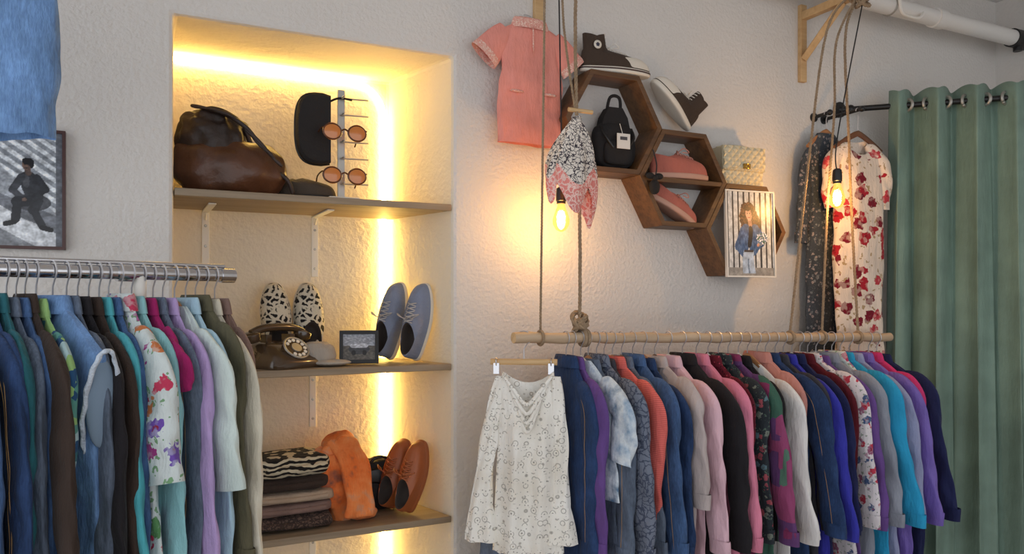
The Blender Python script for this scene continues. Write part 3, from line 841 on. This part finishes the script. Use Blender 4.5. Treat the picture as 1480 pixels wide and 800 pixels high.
sunst()
def purse():
    b=MB(); P=[]
    for k in range(24):
        a=PI/2+PI*k/23; P.append((.085*sp(math.cos(a),.6),.118*sp(math.sin(a),.7)))
    P=[(.028,.112)]+P+[(.028,-.112)]
    b.loft([[L3(x*s,y,z*s) for x,z in P] for s,y in((.93,.03),(1,.022),(1,-.022),(.93,-.03))],m_blackf)
    b.tube([(x*1.01,0,z*1.01) for x,z in P],.004,m_black,6)
    b.tube(smoothpath([(.02,-.02,.09),(.05,-.05,.10),(.09,-.06,.095)],5),.004,m_black,6)
    b.build('black_clutch_purse',Matrix.Translation((XY(464,.16),.16,S1+.245)))
purse()
# ------------------------------------------------------------------ shelf 2 items
def phone():
    b=MB(); mb=plain('bakelite',C(70,55,40),.2,coat=.5)
    def rr(w,d,z,yo=0,e=.35): return [L3(w*sp(math.cos(2*PI*i/32),e),yo+d*sp(math.sin(2*PI*i/32),e),z) for i in range(32)]
    b.loft([rr(.105,.095,0),rr(.107,.098,.012),rr(.10,.09,.03),rr(.085,.06,.07,.022),rr(.065,.035,.084,.04)],mb)
    nn=Vector((0,-.72,.69)); c=L3(0,-.058,.060)
    b.disc(c,.044,.012,mb,nrm=nn); b.ring(c+nn*.006,.042,.004,m_steel,nrm=nn); b.disc(c+nn*.008,.018,.004,m_steel,nrm=nn)
    a=nn.orthogonal().normalized(); d=nn.cross(a)
    for i in range(10):
        t=i*2*PI/12; b.disc(c+nn*.007+(a*math.cos(t)+d*math.sin(t))*.031,.0062,.003,m_white,nrm=nn,n=12)
    for s in(-1,1):
        b.box((s*.045,.04,.09),(.02,.045,.03),mb)
        b.disc((s*.098,.035,.098),.030,.034,mb,nrm=(s*.25,0,1),n=20,prof=[(.75,-.5),(1,-.2),(1,.3),(.7,.5)])
    b.tube(smoothpath([(-.10,.035,.110),(-.05,.035,.126),(.05,.035,.126),(.10,.035,.110)],5),.0135,mb,12)
    b.tube([L3(-.10-.006*math.cos(k*1.2)-.02*math.sin(k/40),.05+.004*math.sin(k*1.2),.09-.0019*k) for k in range(45)],.0022,mb,5)
    b.build('rotary_telephone',fr((XY(411,.13),.13,S2),L3(.9,.45,0)),bevel=.001)
phone()
def cap():
    b=MB(); mg=fab('grey_felt','plain',K(168,160,150))
    b.sphere((-.01,0,.038),(.062,.05,.042),mg,24,14,nz=.12,e1=.85); b.sphere((.03,-.035,.012),(.065,.045,.011),mg,24,10)
    b.sphere((-.01,0,.08),.006,mg,8,6); b.build('grey_flat_cap',Matrix.Translation((XY(463,.12),.12,S2)),subd=1)
cap()
def ell(x,y,cx,cy,rx,ry): return ((x-cx)/rx)**2+((y-cy)/ry)**2<1
def cap2(x,y,x0,y0,x1,y1,r):
    dx,dy=x1-x0,y1-y0; t=max(0,min(1,((x-x0)*dx+(y-y0)*dy)/(dx*dx+dy*dy))); return (x-x0-t*dx)**2+(y-y0-t*dy)**2<r*r
def grain(c,x,y,s=14,a=.3):
    k=1+a*noise.noise(L3(x*s,y*s*1.3,1.7))+a*.6*noise.noise(L3(x*s*3.1,y*s*3.3,4.2)); return (c[0]*k,c[1]*k,c[2]*k)
def p_small(x,y):
    c=(150,155,165) if y>.55 else (92,88,82)
    if ell(x,y,.5,.42,.33,.2): c=(60,62,68)
    if cap2(x,y,.3,.55,.7,.55,.08): c=(185,190,200)
    if ell(x,y,.33,.28,.07,.1) or ell(x,y,.67,.28,.07,.1): c=(25,25,28)
    return grain(c,x,y)
def frame_obj(name,M,w,h,fn,fmat,fw=.01,d=.015,nx=90,ny=110,leg=False):
    b=MB()
    for s in(-1,1):
        b.box((s*(w/2-fw/2),0,0),(fw,d,h),fmat); b.box((0,0,s*(h/2-fw/2)),(w-2*fw,d,fw),fmat)
    b.box((0,d*.3,0),(w-fw,d*.3,h-fw),fmat)
    b.picture(w-2*fw,h-2*fw,fn,m_print,y=-d*.12,nx=nx,ny=ny)
    if leg: b.tube([(0,.01,.0),(0,.06,-h/2)],.003,fmat,6)
    return b.build(name,M)
frame_obj('photo_frame',basis((CR*.7+XD*.5),(0,.25,1),(XY(519,.12),.12,S2+.058)),.13,.112,p_small,m_black,.012,.014,leg=True)
# ------------------------------------------------------------------ shelf 3 items
def folded(name,x,y,z,w,d,h,mat,seed,ang=0):
    b=MB(); b.sphere((0,0,h/2),(w/2,d/2,h/2),mat,40,14,e1=.45,e2=.3,nz=.09,ns=3,seed=seed)
    b.tube(smoothpath([(-w*.42,-d*.5,h*.5),(0,-d*.51,h*.42),(w*.42,-d*.5,h*.5)],6),h*.22,mat,8)
    b.build(name,Matrix.Translation((x,y,z))@Matrix.Rotation(ang,4,'Z'),subd=1)
x0=XY(418,.15)
folded('folded_sweater',x0+.0,.17,S3,.26,.22,.05,fab('fab_brown_knit','crackle',K(100,80,70),[K(60,48,44)],70,.4),1)
folded('folded_sweater',x0,.17,S3+.046,.25,.21,.042,F['taupe'],2)
folded('folded_sweater',x0+.005,.17,S3+.084,.255,.21,.04,fab('fab_sand','plain',K(170,150,130)),3)
folded('folded_sweater',x0,.17,S3+.121,.235,.2,.05,F['brown'],4)
folded('zebra_print_bag',x0,.16,S3+.166,.24,.19,.07,fab('fab_zebra','stripe',K(26,24,24),[K(200,190,165)],18,7),5,.1)
def scarf():
    m=fab('fab_orange_dye','tiedye',K(220,120,60),[K(110,80,75),K(225,115,55),K(235,140,80),K(190,160,140)],9); b=MB()
    b.sphere((0,0,.14),(.085,.075,.14),m,40,26,e1=.8,nz=.3,ns=3,seed=3)
    b.sphere((-.05,-.02,.16),(.05,.05,.08),m,30,20,e1=.8,nz=.3,ns=3,seed=9)
    for i in range(9):
        t=i/8; b.tube(smoothpath([(-.04+.08*t,-.02,.265-.01*t),(-.01+.08*t,-.07,.20),(.01+.07*t,-.10,.09),(.0+.08*t,-.115,.02)],5),[.012+.003*math.sin(k+i) for k in range(16)],m,8)
    b.sphere((.06,-.05,.02),(.06,.05,.022),m,24,10,nz=.25,seed=8)
    b.build('orange_scarf',Matrix.Translation((XY(490,.17),.17,S3)),subd=1)
scarf()
def bbag():
    b=MB(); b.sphere((0,0,.088),(.085,.05,.09),m_blackf,32,20,e1=.6,e2=.7,nz=.12,ns=3)
    b.tube(smoothpath([(-.06,-.03,.12),(-.02,-.05,.185),(.03,-.045,.18),(.06,-.02,.12)],6),.006,m_black,8)
    b.prism([(-.06,.09),(.06,.09),(.065,.16),(-.065,.16)],-.055,-.048,m_black)
    b.build('black_handbag',Matrix.Translation((XY(545,.2),.22,S3)),subd=1)
bbag()
# ------------------------------------------------------------------ framed picture on left wall
def p_man(X,Y):
    n1=noise.noise(L3(X*5,Y*5,2)); 
    x=(X-.76)/.80+.52+.006*n1; y=(Y-.08)/.84
    c=(168,174,182)
    if (Y-.55)>(.95-X)*1.0-.25: 
        k=(Y*1.0+X*.75)*11; c=(216,222,228) if (k%1)<.5 else (140,146,154)
    if Y<.50-.45*(X-.45): c=(112,116,124)
    if Y<.42-.62*(X-.45)+.02*n1: c=(206,210,215)
    if Y<.22-.62*(X-.45): c=(134,138,144)
    if X>.95: c=(98,102,110)
    if ell(x,y,.55,.36,.17,.09): c=(70,72,78)
    if cap2(x,y,.52,.60,.57,.42,.078+.01*n1): c=(46,48,54)
    if ell(x,y,.50,.58,.03,.07): c=(74,76,82)
    if cap2(x,y,.46,.62,.38,.48,.036) or cap2(x,y,.38,.48,.48,.38,.032): c=(58,60,66)
    if cap2(x,y,.59,.62,.67,.50,.036) or cap2(x,y,.67,.50,.58,.42,.03): c=(38,40,46)
    if cap2(x,y,.56,.38,.42,.36,.055) or cap2(x,y,.42,.36,.40,.18,.04): c=(32,34,40)
    if cap2(x,y,.60,.38,.56,.28,.05) or cap2(x,y,.56,.28,.64,.12,.038): c=(40,42,48)
    if ell(x,y,.48,.385,.022,.018): c=(112,90,80)
    if cap2(x,y,.39,.15,.32,.13,.026) or cap2(x,y,.64,.10,.72,.08,.026): c=(20,20,24)
    if cap2(x,y,.51,.70,.52,.66,.026): c=(100,82,74)
    if ell(x,y,.505,.745,.043,.055): c=(124,98,86) if x<.51 else (98,78,70)
    if ell(x,y,.512,.785,.054,.036) or ell(x,y,.545,.755,.02,.04): c=(22,20,22)
    if ell(x,y,.485,.75,.008,.006) or ell(x,y,.52,.75,.008,.006) or ell(x,y,.50,.715,.014,.005): c=(40,32,30)
    return grain(c,X,Y,18,.32)
rt=PY(95,190,-.015); rb=PY(95,361,-.015); H=rt.z-rb.z; W=.34
m_fr=plain('frame_rosewood',C(74,46,42),.4)
frame_obj('framed_picture',fr((rt.x-W/2,-.012,(rt.z+rb.z)/2)),W,H,p_man,m_fr,.008,.02,nx=180,ny=170)
def p_woman(X,y):
    x=X+.03*math.sin(y*9)
    c=(206,206,204)
    if (X*8.5)%1<.28: c=(48,46,48)
    if y<.10: c=(150,146,140)
    R2=lambda s:noise.noise(L3(X*s,y*s,.5))
    e=.02*R2(25)
    hr=lambda a,b_,rx,ry: ell(x,y,a,b_,rx+e,ry+e)
    if hr(.47,.77,.16,.11) or hr(.37,.67,.10,.12) or hr(.59,.66,.10,.13) or hr(.35,.58,.08,.08) or hr(.62,.57,.075,.08):
        k=R2(60); c=(64,42,34) if k<.12 else (112,74,54)
    if cap2(x,y,.48,.65,.48,.60,.04): c=(184,138,116)
    if ell(x,y,.48,.735,.066,.082): c=(208,162,140) if x<.5 else (188,142,120)
    if ell(x,y,.475,.80,.085,.028+e): c=(62,42,34)
    if ell(x,y,.455,.745,.012,.006) or ell(x,y,.505,.745,.012,.006): c=(40,28,26)
    if ell(x,y,.48,.695,.02,.006): c=(160,76,74)
    jk=lambda:(70+34*R2(30),98+34*R2(30),140+34*R2(30))
    if cap2(x,y,.38,.52,.36,.34,.10) or cap2(x,y,.58,.52,.58,.34,.10): c=jk()
    if cap2(x,y,.30,.52,.22,.36,.06) or cap2(x,y,.22,.36,.36,.27,.05): c=jk()
    if cap2(x,y,.66,.52,.74,.40,.055) or cap2(x,y,.74,.40,.64,.34,.045): c=jk()
    if cap2(x,y,.48,.55,.47,.38,.045): c=(38,36,40)
    if ell(x,y,.73,.45,.12+e,.08+e):
        k=R2(50); c=(232,230,234) if k>.1 else ((110,130,180) if k>-.15 else (80,110,80))
    if ell(x,y,.40,.265,.03,.02) or ell(x,y,.66,.37,.03,.02): c=(206,158,136)
    if y<.30 and abs(x-.47)<.14-.1*y and y>.03: c=(176,192,212) if abs(x-.47)>.014 or y>.2 else (110,128,152)
    if .28<y<.31 and abs(x-.47)<.10: c=(70,60,56)
    return grain(c,X,y,16,.18)
pc=PY(1083,336,-.135)
frame_obj('portrait_photo',basis((.985,-.1,0),(0,.04,1),(D_.x+.0,-.135,pc.z-.005)),.235,.345,p_woman,m_white,.006,.014,nx=130,ny=190)
# cream quilted bag
def qbag():
    mq=plain('quilted_leather',C(205,194,164),.4); mg=plain('gold',C(200,160,80),.25,1); b=MB()
    w,d,h=.205,.055,.15; n=60
    def face(y0,sgn,zlo,zhi):
        vv=[];ff=[]
        for j in range(n+1):
            for i in range(n+1):
                x=(i/n-.5)*w; z=lerp(zlo,zhi,j/n); a=abs(math.sin((x+z)*PI/.034)); c=abs(math.sin((x-z)*PI/.034))
                ed=min(i,n-i,j,n-j)/n; k=min(1,ed*8)
                vv.append((x,y0+sgn*(.008*min(a,c)**.6+.006*k),z))
        for j in range(n):
            for i in range(n): a=j*(n+1)+i; ff.append([a,a+1,a+n+2,a+n+1])
        b.add(vv,ff,mq)
    b.box((0,0,h/2),(w,d,h),mq); face(-d/2,-1,0,h)
    b.prism([(-w/2-.002,h*.38),(w/2+.002,h*.38),(w/2+.003,h+.003),(-w/2-.003,h+.003)],-d/2-.015,-d/2-.006,mq)
    face(-d/2-.0145,-1,h*.38,h+.002)
    b.box((0,-d/2-.032,h*.48),(.03,.008,.02),mg); b.ring((0,-d/2-.037,h*.48),.009,.002,mg)
    b.tube(smoothpath([(-w/2,0,h),(-w*.2,0,h+.012),(w*.2,0,h+.012),(w/2,0,h)],5),.004,mq,8)
    b.build('quilted_handbag',fr((D_.x+.0,-.062,D_.z+hh+.001),L3(1,-.06,0)))
qbag()
def mini():
    b=MB()
    b.sphere((0,0,.085),(.088,.035,.085),m_blackf,30,18,e1=.6,e2=.7,nz=.06)
    b.sphere((0,-.03,.055),(.06,.018,.045),m_blackf,24,14,e1=.5,e2=.6)
    b.prism([(-.065,.13),(.065,.13),(.05,.19),(.028,.225),(-.028,.225),(-.05,.19)],-.02,.025,m_blackf)
    b.tube(smoothpath([(-.03,0,.2),(-.02,-.01,.262),(.02,-.01,.262),(.03,0,.2)],6),.006,m_blackf,8)
    b.tube(smoothpath([(-.065,-.02,.15),(-.06,-.045,.11),(-.03,-.05,.07)],5),.005,m_black,6); b.tube(smoothpath([(.065,-.02,.15),(.06,-.045,.11),(.03,-.05,.07)],5),.005,m_black,6)
    b.box((.01,-.055,.095),(.055,.002,.055),m_white); b.box((.01,-.0565,.105),(.03,.001,.012),plain('tag_ink',C(70,70,75)))
    b.tube([(.01,-.05,.12),(.0,-.045,.16)],.0012,m_white,5)
    b.build('mini_backpack',fr((A.x+.03,-.06,A.z-hh+.024),L3(1,-.05,0)))
mini()
b=MB(); b.tube(smoothpath([(0,.01,.12),(.01,0,.06),(0,0,0)],6),.0025,m_black,6)
b.sphere((0,0,-.02),(.022,.014,.028),m_blackf,16,10,nz=.1)
b.sphere((.0,-.004,.012),(.012,.01,.012),m_blackf,12,8); b.sphere((-.02,0,.02),(.02,.008,.012),m_blackf,12,8); b.sphere((.02,0,.02),(.02,.008,.012),m_blackf,12,8)
b.build('black_charm_pouch',Matrix.Translation(PY(946,262,-.14)))
# ------------------------------------------------------------------ curtain + rod
CS=L3(2.855,-.0,2.362); cd=L3(.7085,-.7056,0).normalized(); cn=cd.cross(Z)
def crod():
    b=MB(); e=CS+cd*1.62
    b.tube([CS+cd*.05,e],.0125,m_black,14); b.disc(CS+L3(.0,-.006,0),.035,.012,m_black,nrm=YD,n=24); b.tube([CS,CS+cd*.05],.016,m_black,12)
    b.sphere(CS+cd*.05,.02,m_black,14,10); 
    b.build('curtain_rod')
crod()
m_cur=fab('curtain_sage','plain',K(126,150,137),rough=.7,wr=.3)
def curtain():
    b=MB(); s0,s1=.205,.80; nx=190; nz=30; zt=CS.z+.06; folds=4.0; vs=[];fs=[]
    for j in range(nz+1):
        q=j/nz; z=zt-(zt-.03)*q
        for i in range(nx+1):
            t=i/nx; ph=t*folds*2*PI
            am=.050*(1+.2*math.sin(q*3+t*5)); s=lerp(s0,s1,t)+.014*math.sin(ph*2+.5)*(.3+q)+(t-.35)*.09*q
            off=am*math.sin(ph)+ q*(.016*math.sin(ph*2.3+q*2.5)+.010*math.sin(ph*4.1+1+q*4))
            p=CS+cd*s+cn*off; p.z=z+.008*math.cos(ph*2)*(1-q)
            vs.append(p)
    for j in range(nz):
        for i in range(nx): a=j*(nx+1)+i; fs.append([a,a+1,a+nx+2,a+nx+1])
    b.add(vs,fs,m_cur)
    for k in range(1,8):
        t=k/(folds*2); s=lerp(s0,s1,t)+.014*math.sin(k*2*PI+.5)*.3
        nrm=(cd+cn*(.9 if k%2==0 else -.9))
        b.ring(CS+cd*s,.024,.006,m_steel,nrm=nrm,n=24)
    b.build('curtain',solid=.002)
curtain()
# dresses by curtain, hung from wall pegs
m_rf=fab('fab_red_floral','floral',K(232,214,196),[K(165,30,45),K(190,60,70),K(120,20,40)],17,.44,col2=K(176,150,112))
m_dk=fab('fab_dark_floral','floral',K(62,68,76),[K(120,125,130),K(150,140,140)],60,.35,col2=K(84,92,96))
def peg(p):
    b=MB(); b.tube([(0,0,0),(0,p.y-.02,.004)],.008,m_black,12); b.sphere((0,p.y-.02,.004),.013,m_black,12,8); b.disc((0,-.004,0),.02,.008,m_black)
    b.build('wall_peg',Matrix.Translation((p.x,0,p.z)))
p=PY(1194,165,-.07); peg(p)
hanger(p,XD,.008,hw=.13,hz=.07,mat=m_hang)
garment('dark_floral_dress',p-Z*.085,XD,m_dk,hw=.11,L=1.15,th=.022,sleeve='long',slen=.42,splay=-.02,near=.03,hem=1.0,fold=.014,collar=False,sr=.75,cr=.006)
p=PY(1240,160,-.18); peg(p)
hanger(p,L3(1,-.1,0),.008,hw=.15,hz=.09,drop=.07,mat=m_hang2)
garment('red_floral_dress',p-Z*.10,L3(1,-.1,0).normalized(),m_rf,hw=.118,L=1.2,th=.042,sleeve='short',slen=.27,splay=.005,hem=1.14,drop=.085,nk=.05,fold=.03,collar=False,dip=.09,flare=-.004,sr=.74,cr=.005)
# ------------------------------------------------------------------ pipes at ceiling
m_pipe=plain('pipe_enamel',C(222,220,216),.4)
def pipes():
    b=MB(); p=PY(1360,28,-.15)
    b.tube([(1.3,-.15,p.z),(4.0,-.15,p.z)],.038,m_pipe,20)
    for x in(2.35,3.3): b.tube([(x,-.15,p.z),(x+.06,-.15,p.z)],.045,m_pipe,20)
    for x in(1.6,3.0): b.ring((x,-.15,p.z),.040,.004,m_steel,nrm=XD); b.tube([(x,-.15,p.z+.035),(x,-.15,3.049)],.006,m_steel,8)
    x=XY(1462,-.15); b.tube([(x,-.15,p.z),(x+.12,-.15,p.z)],.045,m_black,20)
    b.tube([(x+.05,-.15,p.z),(x+.05,-.15,p.z-.06)],.02,m_black,12)
    b.tube(smoothpath([(3.0,-.2,p.z+.01),(3.02,-.2,p.z-.045),(3.12,-.2,p.z-.05),(3.16,-.2,p.z-.02)],6),.007,m_white,8)
    b.build('ceiling_pipe')
    b=MB(); b.tube([(1.3,-.34,2.90),(4.0,-.34,2.90)],.02,m_pipe,16)
    for x in(2.2,3.1): b.tube([(x,-.34,2.91),(x,-.34,3.049)],.006,m_steel,8)
    b.build('ceiling_pipe')
pipes()
# ------------------------------------------------------------------ camera, light
cd_=bpy.data.cameras.new('camera'); cam=bpy.data.objects.new('camera',cd_); bpy.context.scene.collection.objects.link(cam)
m=Matrix.Identity(4)
for i in range(3): m[i][0]=CR[i]; m[i][1]=Z[i]; m[i][2]=-CF[i]; m[i][3]=CAM[i]
cam.matrix_world=m; cd_.sensor_width=36; cd_.lens=36*FPX/1480; cd_.shift_y=35/1480; cd_.clip_start=.02
bpy.context.scene.camera=cam
w=bpy.data.worlds.new('world'); bpy.context.scene.world=w; w.use_nodes=True
w.node_tree.nodes['Background'].inputs[0].default_value=(.93,.955,1.0,1); w.node_tree.nodes['Background'].inputs[1].default_value=1.4
bpy.context.scene.view_settings.view_transform='Standard'
